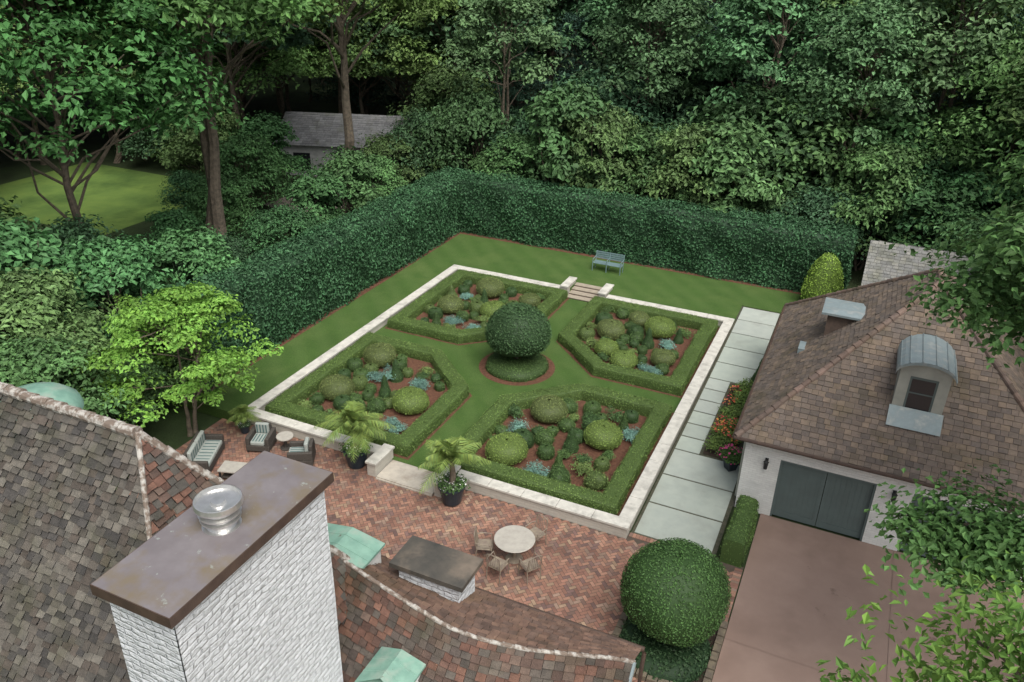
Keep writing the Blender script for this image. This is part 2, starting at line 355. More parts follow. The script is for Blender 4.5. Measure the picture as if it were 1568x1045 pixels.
# ---- brick patio (herringbone bricks)
def pavers():
    mb=MB(); mort=MB(); mort.add([(-1,-12,-.004),(18.05,-12,-.004),(18.05,.15,-.004),(-1,.15,-.004)],[(0,1,2,3)])
    s=.108; g=.006; cs=math.cos(math.pi/4); R2=np.array([[cs,-cs],[cs,cs]])
    V=[];C=[]
    pal=np.array([(.31,.165,.12),(.26,.14,.105),(.36,.205,.145),(.235,.15,.12),(.32,.22,.165),(.19,.12,.105),(.38,.265,.18)])
    for i in range(-130,190):
        for j in range(-190,130):
            k=(i-j)%4
            if k==0: r=(i,i+2,j,j+1)
            elif k==3: r=(i,i+1,j,j+2)
            else: continue
            cx_,cy_=R2@np.array([(r[0]+r[1])/2*s,(r[2]+r[3])/2*s]); cx_+=8; cy_+=-4
            if not(-.75<cx_<17.9 and -11<cy_<-.15): continue
            x0,x1,y0,y1=r[0]*s+g,r[1]*s-g,r[2]*s+g,r[3]*s-g; z=.004+random.random()*.005
            P=[R2@np.array(p)+np.array([8,-4]) for p in((x0,y0),(x1,y0),(x1,y1),(x0,y1))]
            V.append([(p[0],p[1],z) for p in P])
            C.append(pal[random.choices(range(7),(5,4,4,3,2,2,1.2))[0]]*random.uniform(.8,1.2))
    mb.add(V,np.arange(len(V)*4).reshape(-1,4),np.array(C))
    def soldier(x0,x1,y0,y1,alongx):
        a=x0 if alongx else y0; e=x1 if alongx else y1
        while a<e-.05:
            c=pal[random.randrange(5)]*random.uniform(.85,1.2)
            if alongx: mb.box(a+.005,a+.10,y0,y1,-.01,.014,c)
            else: mb.box(x0,x1,a+.005,a+.10,-.01,.014,c)
            a+=.108
    soldier(17.82,18.04,-11,0,False); soldier(-.97,-.76,-8,-.1,False); soldier(14.6,17.2,-.02,.17,True)
    p=empty('brick_patio'); mb.obj('pavers',M['paver'],p); mort.obj('bedding',M['mortar'],p)
pavers()

# ---- stone slab path beside the parterre (rises gently toward the upper lawn)
def path():
    b=MB(); zf=lambda y:.012+.39*max(0,y)/18.2
    def slab(x0,x1,y0,y1):
        g=.035; x0+=g;x1-=g;y0+=g;y1-=g; k=random.uniform(.9,1.08); c=(k,k*random.uniform(.98,1.02),k)
        v=[(x0,y0,zf(y0)),(x1,y0,zf(y0)),(x1,y1,zf(y1)),(x0,y1,zf(y1))]; w=[(a,bb,z-.08) for a,bb,z in v]
        b.add(v+w,[(0,1,2,3),(4,5,1,0),(5,6,2,1),(6,7,3,2),(7,4,0,3)],c)
    ys=[.2,1.85,3.5,5.1]
    for a,c in zip(ys[:-1],ys[1:]): slab(14.68,17.1,a,c)
    y=5.1
    while y<10.6: slab(14.68,15.6,y,y+.92); y+=.92
    ys=[10.62,12.1,13.6,15.1,16.6,18.1]
    for a,c in zip(ys[:-1],ys[1:]): slab(14.68,16.45,a,c)
    o=b.obj('stone_slab_path',M['slab'])
    c=MB(); c.add([(14.62,.15,-.0),(17.2,.15,-.0),(17.2,18.2,.37),(14.62,18.2,.37)],[(0,1,2,3)]); c.obj('path_joint_bed',pm('joint_mat',(.05,.055,.035),(.09,.085,.06),8))
path()

# ---- parterre walls with coping
def walls():
    p=empty('parterre_stone_wall')
    L,Wd=16.15,14.4
    core=MB(); cope=MB()
    def seg(x0,x1,y0,y1,zt=.45,z0=-.02):
        core.box(x0+.05,x1-.05,y0+.05,y1-.05,z0,zt-.085)
        n=max(1,round(max(x1-x0,y1-y0)/1.15)); 
        for i in range(n):
            g=.006
            if x1-x0>y1-y0: a=x0+(x1-x0)*i/n; c=x0+(x1-x0)*(i+1)/n; cope.box(a+g,c-g,y0,y1,zt-.085,zt+random.uniform(-.004,.004))
            else: a=y0+(y1-y0)*i/n; c=y0+(y1-y0)*(i+1)/n; cope.box(x0,x1,a+g,c-g,zt-.085,zt+random.uniform(-.004,.004))
    seg(-.22,.22,.22,L-.22); seg(Wd-.22,Wd+.22,.22,L-.22)
    seg(-.22,6.02,L-.22,L+.22); seg(8.42,Wd+.22,L-.22,L+.22)
    seg(-.22,5.72,-.22,.22); seg(8.7,Wd+.22,-.22,.22)
    for x in (5.72,8.28): seg(x,x+.42,-.95,.26,.56)
    for x in (6.02,8.0): seg(x,x+.42,15.9,17.25,.64)
    o=core.obj('wall_core',brickwhite('wall_stone_mat',.4,.11,(.50,.48,.42),(.36,.34,.3),.5),p); o2=cope.obj('coping',M['stone'],p); bevel(o2,.012,2)
    s=MB()
    s.box(6.14,8.28,-.95,.2,-.02,.09); s.box(6.14,8.28,-1.0,-.55,-.02,.05)
    s.obj('near_threshold_step',pm('threshold_stone_mat',(.48,.44,.37),(.38,.35,.30),4,.85,c3=(.30,.26,.21),s3=1.5),p)
    s=MB(); tr=MB()
    for i,(a,c) in enumerate(((15.72,16.1),(16.1,16.48),(16.48,16.86),(16.86,17.2))):
        z=.175+.075*i; s.box(6.44,8.0,a+.03,c+.03,0,z-.035); tr.box(6.44,8.0,a,c,z-.035,z)
    s.obj('far_step_risers',pm('riser_mat',(.17,.11,.085),(.12,.085,.07),5),p); tr.obj('far_step_treads',pm('step_mat',(.37,.32,.25),(.29,.25,.20),5),p)
walls()

# ---- beds
G_BOX=(.108,.185,.040); G_DK=(.055,.118,.034); G_YL=(.17,.265,.05); G_TEAL=(.12,.25,.20); G_HEDGE=(.037,.115,.046)
def bedpoly(fx,fy,ins=0):
    k=ins*.41
    P=[(.72+ins,.72+ins),(6.2-ins,.72+ins),(6.2-ins,4.95-k),(3.95-k,7.05-ins),(.72+ins,7.05-ins)]
    P=[((14.4-x) if fx else x,(16.15-y) if fy else y) for x,y in P]
    if fx!=fy: P=P[::-1]
    return P
beds={
(0,0):[('y',1.95,2.8,.58),('y',1.95,5.8,.6),('Y',5.0,3.2,.6),('t',2.8,4.6,.45),('t',4.5,4.6,.4),('t',5.2,1.7,.38),('c',3.3,4.9,.3),('c',3.6,3.6,.26)],
(1,0):[('y',9.9,5.0,.6),('Y',12.3,4.25,.6),('Y',9.6,1.9,.62),('t',9.3,3.6,.46),('t',10.9,1.4,.4),('t',13.1,5.1,.38),('c',11.4,3.4,.3)],
(0,1):[('y',2.1,11.7,.54),('Y',4.2,12.1,.54),('y',2.9,14.35,.62),('y',5.2,14,.46),('t',2.9,10.4,.38),('t',4.0,10.2,.36),('t',2.2,13.2,.3),('c',3.3,12.9,.28)],
(1,1):[('y',9.8,12.66,.56),('Y',11.75,13.8,.6),('Y',11.2,10.1,.5),('y',12.6,11.1,.46),('Y',10.15,10.9,.45),('t',12.3,9.9,.38),('t',12.4,12.6,.36),('c',11.6,12.4,.3),('y',10.6,14.4,.42)]}
def inpoly(x,y,P):
    c=False
    for i in range(len(P)):
        x1,y1=P[i]; x2,y2=P[i-1]
        if (y1>y)!=(y2>y) and x<(x2-x1)*(y-y1)/(y2-y1)+x1: c=not c
    return c
def ngon(name,pts,z,mat,parent=None):
    me=bpy.data.meshes.new(name); me.from_pydata([(x,y,z) for x,y in pts],[],[list(range(len(pts)))]); me.materials.append(M[mat])
    o=bpy.data.objects.new(name,me); COL.objects.link(o); o.parent=parent; return o
for (fx,fy),items in beds.items():
    bp=empty('parterre_bed'); 
    P=bedpoly(fx,fy,-.42); 
    P=[(min(max(x,.2),14.2),min(max(y,.2),15.95)) for x,y in P]
    ngon('mulch',P,.106,'mulch',bp)
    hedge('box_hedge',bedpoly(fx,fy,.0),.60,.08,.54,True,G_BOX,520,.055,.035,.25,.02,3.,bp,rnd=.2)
    mb=MB(); placed=[]
    for k,x,y,r in items:
        placed.append((x,y,r))
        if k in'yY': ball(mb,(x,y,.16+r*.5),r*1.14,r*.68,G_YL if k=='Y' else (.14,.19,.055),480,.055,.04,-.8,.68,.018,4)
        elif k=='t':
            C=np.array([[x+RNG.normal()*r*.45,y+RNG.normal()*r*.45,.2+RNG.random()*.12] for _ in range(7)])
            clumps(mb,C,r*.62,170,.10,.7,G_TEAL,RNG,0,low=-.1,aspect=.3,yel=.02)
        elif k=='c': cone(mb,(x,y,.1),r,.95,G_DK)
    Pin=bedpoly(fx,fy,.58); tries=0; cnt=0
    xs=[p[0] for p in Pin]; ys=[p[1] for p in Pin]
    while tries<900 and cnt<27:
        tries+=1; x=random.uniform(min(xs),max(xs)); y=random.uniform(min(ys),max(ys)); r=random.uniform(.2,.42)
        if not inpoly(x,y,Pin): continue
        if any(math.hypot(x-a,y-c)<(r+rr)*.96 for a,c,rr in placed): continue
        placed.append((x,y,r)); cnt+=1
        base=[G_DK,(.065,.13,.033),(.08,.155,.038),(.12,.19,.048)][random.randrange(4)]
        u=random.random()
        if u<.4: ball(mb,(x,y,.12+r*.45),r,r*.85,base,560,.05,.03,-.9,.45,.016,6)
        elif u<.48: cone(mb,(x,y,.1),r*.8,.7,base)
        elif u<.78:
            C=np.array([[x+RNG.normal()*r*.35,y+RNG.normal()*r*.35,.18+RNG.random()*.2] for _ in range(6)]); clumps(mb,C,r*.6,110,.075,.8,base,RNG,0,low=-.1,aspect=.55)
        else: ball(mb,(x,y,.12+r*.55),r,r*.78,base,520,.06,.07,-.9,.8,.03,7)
    mb.obj('clipped_shrubs',M['leaf0'],bp)

# ---- centre topiary
cp=empty('topiary_ball_tree')
th=np.linspace(0,2*math.pi,40,endpoint=False)
ngon('mulch_ring',[(7.2+1.6*math.cos(t),8.1+1.6*math.sin(t)) for t in th],.107,'mulch',cp)
mb=MB(); ball(mb,(7.2,8.1,.20),1.30,.36,(.07,.135,.034),480,.055,.06,-.3,.5,.025); mb.obj('base_hedge',M['leaf0'],cp)
mb=MB(); ball(mb,(7.2,8.1,1.74),1.27,1.0,(.048,.11,.038),520,.08,.09,-.72,.82,.045,2.6); mb.obj('crown',M['leaf0'],cp)
mb=MB(); mb.tube([(7.2,8.1,.1),(7.18,8.12,.6),(7.2,8.1,1.3)],[.11,.08,.07],8); mb.obj('trunk',M['bark'],cp)
# ---- big near ball
cp=empty('topiary_ball_shrub')
mb=MB(); ball(mb,(16.7,-3.35,1.52),1.32,1.18,(.054,.13,.030),600,.062,.07,-.9,.82,.035,2.2); mb.obj('crown',M['leaf0'],cp)
mb=MB(); mb.tube([(16.7,-3.4,0),(16.7,-3.35,1)],[.12,.1],8); mb.obj('trunk',M['bark'],cp)
bp=empty('groundcover_bed')
mb=MB(); v,q=ball_arrays((16.75,-3.75,.02),1.15,.34,.08,zmin=0,pw=.5); mb.add(v,q,(.015,.04,.014)); surf_leaves(mb,v,q,300,.09,(.035,.08,.03),.04); mb.obj('ivy',M['leaf0'],bp)
mb=MB()
R4=[(15.5,-4.95),(17.98,-4.95),(17.98,-2.3),(15.5,-2.3)]
for i in range(4):
    a=np.array(R4[i]); c=np.array(R4[(i+1)%4]); L=np.linalg.norm(c-a); n=int(L/.27)
    for k in range(n):
        p=a+(c-a)*(k+.5)/n; hx,hy=(.125,.09) if i%2==0 else (.09,.125); mb.box(p[0]-hx,p[0]+hx,p[1]-hy,p[1]+hy,0,.14+random.uniform(-.02,.02),(1,1,1))
mb.obj('stone_edging',pm('edging_mat',(.19,.16,.11),(.12,.10,.08),6),bp); ngon('soil',[(15.55,-4.9),(17.9,-4.9),(17.9,-2.35),(15.55,-2.35)],.03,'soil',bp)
hedge('box_hedge',[(17.68,.1),(17.68,2.35)],.62,0,.85,False,(.09,.17,.038),520,.055,.045,.2,.02,rnd=.25)
mb=MB()
v,q=ball_arrays((18.0,20.3,1.5),.98,1.5,.10,zmin=-.9,pw=.75,nf=3); f=np.clip((v[:,2]-1.0)/2.0,0,1); v[:,0]=18+(v[:,0]-18)*(1-.5*f); v[:,1]=20.3+(v[:,1]-20.3)*(1-.5*f)
mb.add(v,q,(.09,.15,.02)); surf_leaves(mb,v,q,320,.08,(.20,.34,.035),.04); mb.obj('golden_yew_bush',M['leaf0'])

# ---- tall hedges
hh=lambda c:3.5 if c[0]>-3 else 3.5+.35*max(0,(14-c[1])/14)
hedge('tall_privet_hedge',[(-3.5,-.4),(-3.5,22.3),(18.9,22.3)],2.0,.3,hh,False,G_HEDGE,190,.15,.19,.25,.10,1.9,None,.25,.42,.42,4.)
b=MB(); b.add([(-2.62,0,.406),(-2.25,0,.406),(-2.25,20.95,.406),(-2.62,20.95,.406)],[(0,1,2,3)]); b.add([(-2.62,20.95,.406),(17.4,20.95,.406),(17.4,21.4,.406),(-2.62,21.4,.406)],[(0,1,2,3)]); b.obj('hedge_mulch_strip',M['mulch'])

# ================================================================ ROOF TILES
def clampspan(poly,t):
    xs=[]
    for i in range(len(poly)):
        (u0,v0),(u1,v1)=poly[i-1],poly[i]
        if (v0<=t<=v1) or (v1<=t<=v0):
            if abs(v1-v0)<1e-9: xs+= [u0,u1]
            else: xs.append(u0+(u1-u0)*(t-v0)/(v1-v0))
    return (min(xs),max(xs)) if xs else None
def tiles(mb,O,U,V,poly,tw,te,thick,pal,jit=.01,var=.13):
    O=np.array(O,float);U=nrm(np.array(U,float));V=nrm(np.array(V,float));Nn=np.cross(U,V)
    if Nn[2]<0: Nn=-Nn
    vs=[p[1] for p in poly]; v0=min(vs); vmax=max(vs); r=0
    while v0<vmax-1e-3:
        v1=min(v0+te*1.12,vmax); s0=clampspan(poly,v0+1e-6); s1=clampspan(poly,v1-1e-6)
        if s0 is None or s1 is None: break
        u=min(s0[0],s1[0])-(r%2)*tw/2-random.random()*tw*.3
        while u<max(s0[1],s1[1]):
            w=tw*random.uniform(.75,1.2); a,c=u+.005,u+w-.005
            A0,C0=max(a,s0[0]),min(c,s0[1]); A1,C1=max(a,s1[0]),min(c,s1[1])
            if C0>A0 or C1>A1:
                A0=min(A0,s0[1]);C0=max(C0,s0[0]);A1=min(A1,s1[1]);C1=max(C1,s1[0])
                C0=max(C0,A0);C1=max(C1,A1)
                h=thick*random.uniform(.7,1.6); j=random.uniform(-jit,jit)
                f=lambda uu,vv,hh:O+U*uu+V*vv+Nn*hh
                q=[f(A0,v0+j,h),f(C0,v0+j+random.uniform(-jit,jit)*.6,h+random.uniform(-.3,.3)*thick),f(C1,v1,thick*.2),f(A1,v1,thick*.2),f(A0,v0+j,0),f(C0,v0+j,0)]
                col=np.array(random.choice(pal))*random.uniform(1-var,1+var)
                mb.add(q,[(0,1,2,3),(4,5,1,0)],col)
            u+=w
        v0+=te; r+=1
def caps(mb,a,b_,r=.13,step=.3,pal=((1,1,1),)):
    a=np.array(a,float);b_=np.array(b_,float);L=np.linalg.norm(b_-a);n=max(1,int(L/step))
    for i in range(n):
        p=a+(b_-a)*(i/n); q=a+(b_-a)*((i+1.12)/n); rr=r*random.uniform(.92,1.08)
        mb.tube([p+np.array([0,0,.0]),q-np.array([0,0,.02])],[rr,rr*.86],10,np.array(random.choice(pal))*random.uniform(.8,1.2),cap=True)
def roofplane(mb,under,P,tw,te,thick,pal,var=.13,jit=.01):
    P=[np.array(p,float) for p in P]; U=nrm(P[1]-P[0]); n=nrm(np.cross(U,P[-1]-P[0])); V=np.cross(n,U)
    if V[2]<0: V=-V
    poly=[((p-P[0])@U,(p-P[0])@V) for p in P]
    tiles(mb,P[0],U,V,poly,tw,te,thick,pal,jit,var)
    Nn=np.cross(U,V); Nn=Nn if Nn[2]>0 else -Nn
    under.append([p-Nn*.012 for p in P])
def under_obj(name,faces,parent):
    me=bpy.data.meshes.new(name); v=[];f=[]
    for F in faces: f.append(list(range(len(v),len(v)+len(F)))); v+= [tuple(p) for p in F]
    me.from_pydata(v,[],f); me.materials.append(M['under']); o=bpy.data.objects.new(name,me); COL.objects.link(o); o.parent=parent

# ================================================================ GARAGE
def garage():
    g=empty('garage_building')
    X0,X1,Y0,Y1=17.25,26.2,2.9,13.2; E=2.78
    a0,a1,c0,c1=16.95,26.5,2.62,13.5
    ax,ay0,ay1,az=21.72,7.5,8.6,7.0
    mb=MB(); un=[]
    pal=[(.192,.150,.120),(.172,.137,.112),(.218,.170,.134),(.182,.147,.122),(.228,.174,.13),(.155,.127,.108)]
    A=(ax,ay0,az);B=(ax,ay1,az)
    roofplane(mb,un,[(a0,c0,E),(a1,c0,E),A],.24,.17,.02,pal)
    roofplane(mb,un,[(a0,c1,E),(a0,c0,E),A,B],.24,.17,.02,pal)
    roofplane(mb,un,[(a1,c0,E),(a1,c1,E),B,A],.24,.17,.02,pal)
    roofplane(mb,un,[(a1,c1,E),(a0,c1,E),B],.24,.17,.02,pal)
    rp=[(.22,.155,.125),(.19,.14,.115)]
    for s,t in (((a0,c0,E),A),((a1,c0,E),A),((a0,c1,E),B),((a1,c1,E),B),(A,B)): caps(mb,s,t,.10,.28,rp)
    mb.obj('shingle_roof',M['tile'],g); under_obj('roof_deck',un,g)
    w=MB(); d=[(18.35,21.1),(22.1,25.0)]; zt=2.15
    xs=[X0]+[k for p in d for k in p]+[X1]
    for i in range(0,len(xs),2): w.box(xs[i],xs[i+1],Y0,Y0+.3,-.02,zt)
    w.box(X0,X1,Y0,Y0+.3,zt,E-.06); w.box(X0,X0+.3,Y0+.3,Y1,-.02,E-.06); w.box(X1-.3,X1,Y0+.3,Y1,-.02,E-.06); w.box(X0+.3,X1-.3,Y1-.3,Y1,-.02,E-.06)
    w.obj('brick_walls',M['white'],g)
    s=MB(); s.box(a0+.04,a1-.04,c0+.04,c1-.04,E-.058,E-.015); s.obj('soffit',M['trim'],g)
    gt=MB(); gt.tube([(a0-.05,c0-.05,E-.03),(a1+.05,c0-.05,E-.03)],[.06,.06],8,cap=True); gt.tube([(a0-.05,c0-.05,E-.032),(a0-.05,c1,E-.032)],[.06,.06],8,cap=True); gt.obj('gutter',M['capedge'],g)
    dp=MB(); dp.tube([(X0-.06,Y0+.5,E-.1),(X0-.06,Y0+.5,.05)],[.045,.045],8); dp.obj('downpipe',M['trim'],g)
    for x0,x1 in d:
        D=MB(); mid=(x0+x1)/2
        for a,c in ((x0,mid-.008),(mid+.008,x1)):
            D.box(a,c,Y0+.12,Y0+.16,0.01,zt)
            D.box(a,c,Y0+.10,Y0+.12,.01,.22); D.box(a,c,Y0+.10,Y0+.12,zt-.16,zt); D.box(a,a+.12,Y0+.10,Y0+.12,.22,zt-.16); D.box(c-.12,c,Y0+.10,Y0+.12,.22,zt-.16)
            k=a+.12
            while k<c-.14: D.box(k+.004,min(k+.14,c-.121),Y0+.113,Y0+.12,.225,zt-.165); k+=.148
        D.obj('carriage_door',M['door'],g)
        T=MB(); T.box(x0-.003,x0+.06,Y0+.02,Y0+.098,0,zt-.002); T.box(x1-.06,x1+.003,Y0+.02,Y0+.098,0,zt-.002); T.box(x0+.06,x1-.06,Y0+.02,Y0+.098,zt-.07,zt-.002); T.obj('door_frame',M['door'],g)
    for lx in (17.95,21.6,25.5):
        L=MB(); L.box(lx-.05,lx+.05,Y0-.03,Y0-.002,1.95,2.1); L.tube([(lx,Y0-.02,2.08),(lx,Y0-.15,2.16),(lx,Y0-.16,2.08)],[.012]*3,6)
        L.lathe([(.0,2.10),(.09,2.05),(.075,2.04)],(lx,Y0-.16,0),6); L.lathe([(.075,2.04),(.055,1.80),(.0,1.78)],(lx,Y0-.16,0),6); L.obj('wall_lantern',M['black'],g)
    dx0,dx1,fy=21.0,22.35,4.15; zb=4.02; zt2=5.35; rise=.33
    D=MB(); fz=lambda y:E+(y-c0)*(az-E)/(ay0-c0)
    D.add([(dx0,fy,zb-.15),(dx0,fy,zt2),(dx0,fy+1.6,zt2),(dx0,fy+.0,zb-.15)],[(0,1,2,3)]); D.add([(dx1,fy,zb-.15),(dx1,fy,zt2),(dx1,fy+1.6,zt2),(dx1,fy,zb-.15)],[(0,1,2,3)])
    D.box(dx0,dx0+.3,fy-.02,fy+.06,zb-.2,zt2+.12); D.box(dx1-.3,dx1,fy-.02,fy+.06,zb-.2,zt2+.12); D.box(dx0+.3,dx1-.3,fy-.018,fy+.06,zb-.2,zb+.05)
    n=14; cxm=(dx0+dx1)/2; hw=(dx1-dx0)/2
    arc=[(cxm+hw*math.cos(t),zt2+rise*math.sin(t)) for t in np.linspace(0,math.pi,n+1)]
    for i in range(n):
        (xa,za),(xb,zb2)=arc[i],arc[i+1]; D.add([(xa,fy-.022,zt2-.12),(xa,fy-.022,za),(xb,fy-.022,zb2),(xb,fy-.022,zt2-.12)],[(0,1,2,3)])
    D.obj('dormer_surround',M['trim'],g)
    W_=MB(); W_.box(dx0+.36,dx1-.36,fy+.0,fy+.02,zb+.1,zt2-.2); W_.obj('dormer_glass',M['glass'],g)
    F=MB(); F.box(dx0+.3,dx0+.36,fy-.01,fy+.05,zb+.05,zt2-.12); F.box(dx1-.36,dx1-.3,fy-.01,fy+.05,zb+.05,zt2-.12); F.box(dx0+.36,dx1-.36,fy-.01,fy+.05,zb+.05,zb+.1);F.box(dx0+.36,dx1-.36,fy-.01,fy+.05,zt2-.2,zt2-.12); F.box(dx0+.36,dx1-.36,fy-.012,fy+.022,4.68,4.72); F.obj('dormer_sash',M['door'],g)
    Rf=MB(); hw2=hw+.12
    arc=[(cxm+hw2*math.cos(t),zt2+.0+(rise+.1)*math.sin(t)) for t in np.linspace(0,math.pi,n+1)]
    for i in range(n):
        (xa,za),(xb,zb2)=arc[i],arc[i+1]
        Rf.add([(xa,fy-.16,za),(xb,fy-.16,zb2),(xb,fy+2.6,zb2),(xa,fy+2.6,za)],[(0,1,2,3)]); Rf.add([(xa,fy-.16,za-.09),(xb,fy-.16,zb2-.09),(xb,fy-.16,zb2),(xa,fy-.16,za)],[(0,1,2,3)])
        if i%2==0: Rf.tube([(xa,fy-.16,za+.01),(xa,fy+2.4,za+.01)],[.018,.018],4)
    Rf.obj('dormer_barrel_roof',M['zinc'],g)
    Ap=MB(); y2=3.75; Ap.add([(dx0-.05,fy-.03,fz(fy)+.1),(dx1+.05,fy-.03,fz(fy)+.1),(dx1+.05,y2-.1,fz(y2)+.0),(dx0-.05,y2-.1,fz(y2)+.0)],[(0,1,2,3)]); Ap.obj('dormer_apron',M['zinc'],g)
    # broad boxed vent with flat zinc cap
    C=MB(); C.box(18.7,20.0,7.65,8.65,3.8,5.2); C.obj('vent_stack',pm('vent_brick_mat',(.14,.1,.08),(.1,.075,.06),6),g)
    C=MB(); C.box(18.5,20.35,7.5,8.9,5.2,5.27); C.add([(18.52,7.52,5.272),(20.33,7.52,5.272),(20.33,8.88,5.272),(18.52,8.88,5.272),(19.0,7.85,5.33),(19.9,7.85,5.33),(19.9,8.5,5.33),(19.0,8.5,5.33)],[(0,1,5,4),(1,2,6,5),(2,3,7,6),(3,0,4,7),(4,5,6,7)]); C.obj('vent_cap',M['zinc'],g)
    C=MB(); C.box(18.0,18.7,7.2,7.85,3.5,3.93); C.obj('vent_flashing',M['zinc'],g)
garage()
def shed():
    s=empty('garden_shed'); mb=MB(); un=[]
    pal=[(.25,.25,.235),(.22,.22,.21),(.28,.275,.25)]
    roofplane(mb,un,[(19.6,16.2,3.0),(23.8,16.2,3.0),(23.8,18.2,4.6),(19.6,18.2,4.6)],.25,.16,.02,pal)
    roofplane(mb,un,[(23.8,20.2,3.0),(19.6,20.2,3.0),(19.6,18.2,4.6),(23.8,18.2,4.6)],.25,.16,.02,pal)
    mb.obj('roof',M['tile'],s); under_obj('roof_deck',un,s)
    w=MB(); w.box(19.8,23.6,16.4,20.0,0,3.05); w.add([(19.8,16.4,3.05),(19.8,20,3.05),(19.8,18.2,4.5),(19.8,18.2,4.5)],[(0,1,2,3)]); w.obj('walls',M['white'],s)
shed()

# ================================================================ MAIN HOUSE
def house():
    h=empty('white_brick_house')
    pal=[(.120,.108,.092),(.098,.090,.078),(.150,.135,.113),(.128,.112,.094),(.078,.072,.066),(.108,.09,.075),(.17,.155,.13)]
    palr=[(.165,.088,.065),(.135,.078,.060),(.195,.105,.075),(.118,.078,.062),(.15,.105,.082)]
    mb=MB(); un=[]; k=1.6; d=3.0; rx,ry,rz=7.8,-10.7,8.0; L=-14
    ze=rz-k*d
    front=[(L,ry-d,ze),(rx+d,ry-d,ze),(rx,ry,rz),(L,ry,rz)]
    roofplane(mb,un,front,.20,.155,.045,pal,.2,.028)
    roofplane(mb,un,[(rx+d,ry+d,ze),(L,ry+d,ze),(L,ry,rz),(rx,ry,rz)],.23,.165,.028,pal)
    mb.obj('slate_roof',M['slate_tile'],h)
    mb=MB(); roofplane(mb,un,[(rx+d,ry-d,ze),(rx+d,ry+d,ze),(rx,ry,rz)],.20,.155,.045,palr+pal[:2],.2,.028); mb.obj('tile_hip_roof',M['slate_tile'],h)
    cp=MB()
    caps(cp,(rx,ry,rz+.02),(L,ry,rz+.02),.12,.38); 
    caps(cp,(rx,ry,rz+.03),(rx+d,ry-d,ze+.03),.055,.2); caps(cp,(rx,ry,rz+.02),(rx+d,ry+d,ze+.02),.09,.3)
    cp.obj('ridge_caps',M['lichen'],h,smooth=False)
    sx=np.array([9.2,10,11.6,13.34,14.7,16.75]); ryy=np.array([-8.1,-8.2,-8.5,-8.68,-8.35,-7.45]); rzz=np.array([4.2,4.0,3.86,3.6,3.45,3.25])
    def ridge(x): return np.array([x,np.interp(x,sx,ryy),np.interp(x,sx,rzz)])
    def smoothr(x): return (ridge(max(9.2,x-.5))+ridge(x)*2+ridge(min(16.75,x+.5)))/4*np.array([0,1,1])+np.array([x,0,0])
    def patch(mb,surf,x0,x1,T,tw,te,pal):
        nrow=int(T/te)
        for r in range(nrow):
            x=x0-(r%2)*tw/2
            while x<x1:
                w=tw*random.uniform(.85,1.12); a,c=max(x0,x+.004),min(x1,x+w-.004)
                if c>a+.02:
                    t0,t1=r/nrow,min(1,(r+1.15)/nrow); hh=random.uniform(.025,.06); t0=max(0,t0+random.uniform(-.12,.12)/nrow)
                    p=[surf(a,t0),surf(c,t0),surf(c,t1),surf(a,t1)]; n_=nrm(np.cross(p[1]-p[0],p[3]-p[0])); n_=n_ if n_[2]>0 else -n_
                    q=[p[0]+n_*hh,p[1]+n_*hh,p[2]+n_*.008,p[3]+n_*.008,p[0],p[1]]
                    mb.add(q,[(0,1,2,3),(4,5,1,0)],np.array(random.choice(pal))*random.uniform(.82,1.18))
                x+=w
        xs=np.linspace(x0,x1,20); 
        for i in range(19): 
            mb.add([surf(xs[i],0),surf(xs[i+1],0),surf(xs[i+1],1),surf(xs[i],1)],[(0,1,2,3)],(.03,.025,.02))
    def front_s(x,t):
        R=smoothr(x); y0=-12.6; y=y0+(R[1]-y0)*t; kk=1.15
        return np.array([x,y,R[2]-kk*(R[1]-y)])
    def rear_s(x,t):
        R=smoothr(x); e=np.array([x,-6.85,2.95]); return e+(R-e)*t
    mb=MB(); patch(mb,front_s,9.5,16.75,6,.2,.15,palr+[(.095,.08,.067),(.115,.098,.082),(.145,.12,.10),(.11,.088,.075),(.12,.085,.068)]); patch(mb,rear_s,9.5,16.75,1.8,.2,.15,[(.17,.105,.078),(.14,.093,.073),(.19,.12,.088)])
    mb.obj('swept_tile_roof',M['slate_tile'],h)
    cp=MB(); xs=np.linspace(9.5,16.75,30)
    for i in range(29): caps(cp,smoothr(xs[i])+np.array([0,0,.01]),smoothr(xs[i+1])+np.array([0,0,.01]),.05,.25)
    cp.obj('swept_ridge_caps',M['lichen'],h)
    g=MB(); g.tube([(11.5,-6.8,2.93),(16.8,-6.8,2.93)],[.06,.06],8,cap=True); g.tube([(16.82,-6.85,2.9),(16.82,-6.95,2.6),(16.82,-7.1,.1)],[.045]*3,8); g.obj('gutter',M['capedge'],h)
    v=MB(); v.tube([smoothr(16.75)+np.array([.02,0,0]),front_s(16.75,0)+np.array([.02,0,0])],[.04,.04],6); v.obj('verge_flashing',M['zinc'],h)
    w=MB(); w.box(-13.8,10.6,-13.5,-7.9,-.02,3.15); w.box(10.6,16.6,-12.3,-7.05,-.02,2.0); w.box(9.6,16.58,-8.4,-7.05,2.0,2.85); w.obj('house_walls',M['white'],h)
    c=MB(); x0,x1,y0,y1=10.32,11.58,-13.68,-10.22
    def face(fn_,nu,nv):
        vv=[fn_(i/nu,j/nv) for j in range(nv+1) for i in range(nu+1)]; qq=[(j*(nu+1)+i,j*(nu+1)+i+1,(j+1)*(nu+1)+i+1,(j+1)*(nu+1)+i) for j in range(nv) for i in range(nu)]
        return np.array(vv),np.array(qq)
    Z0,Z1=0,7.8
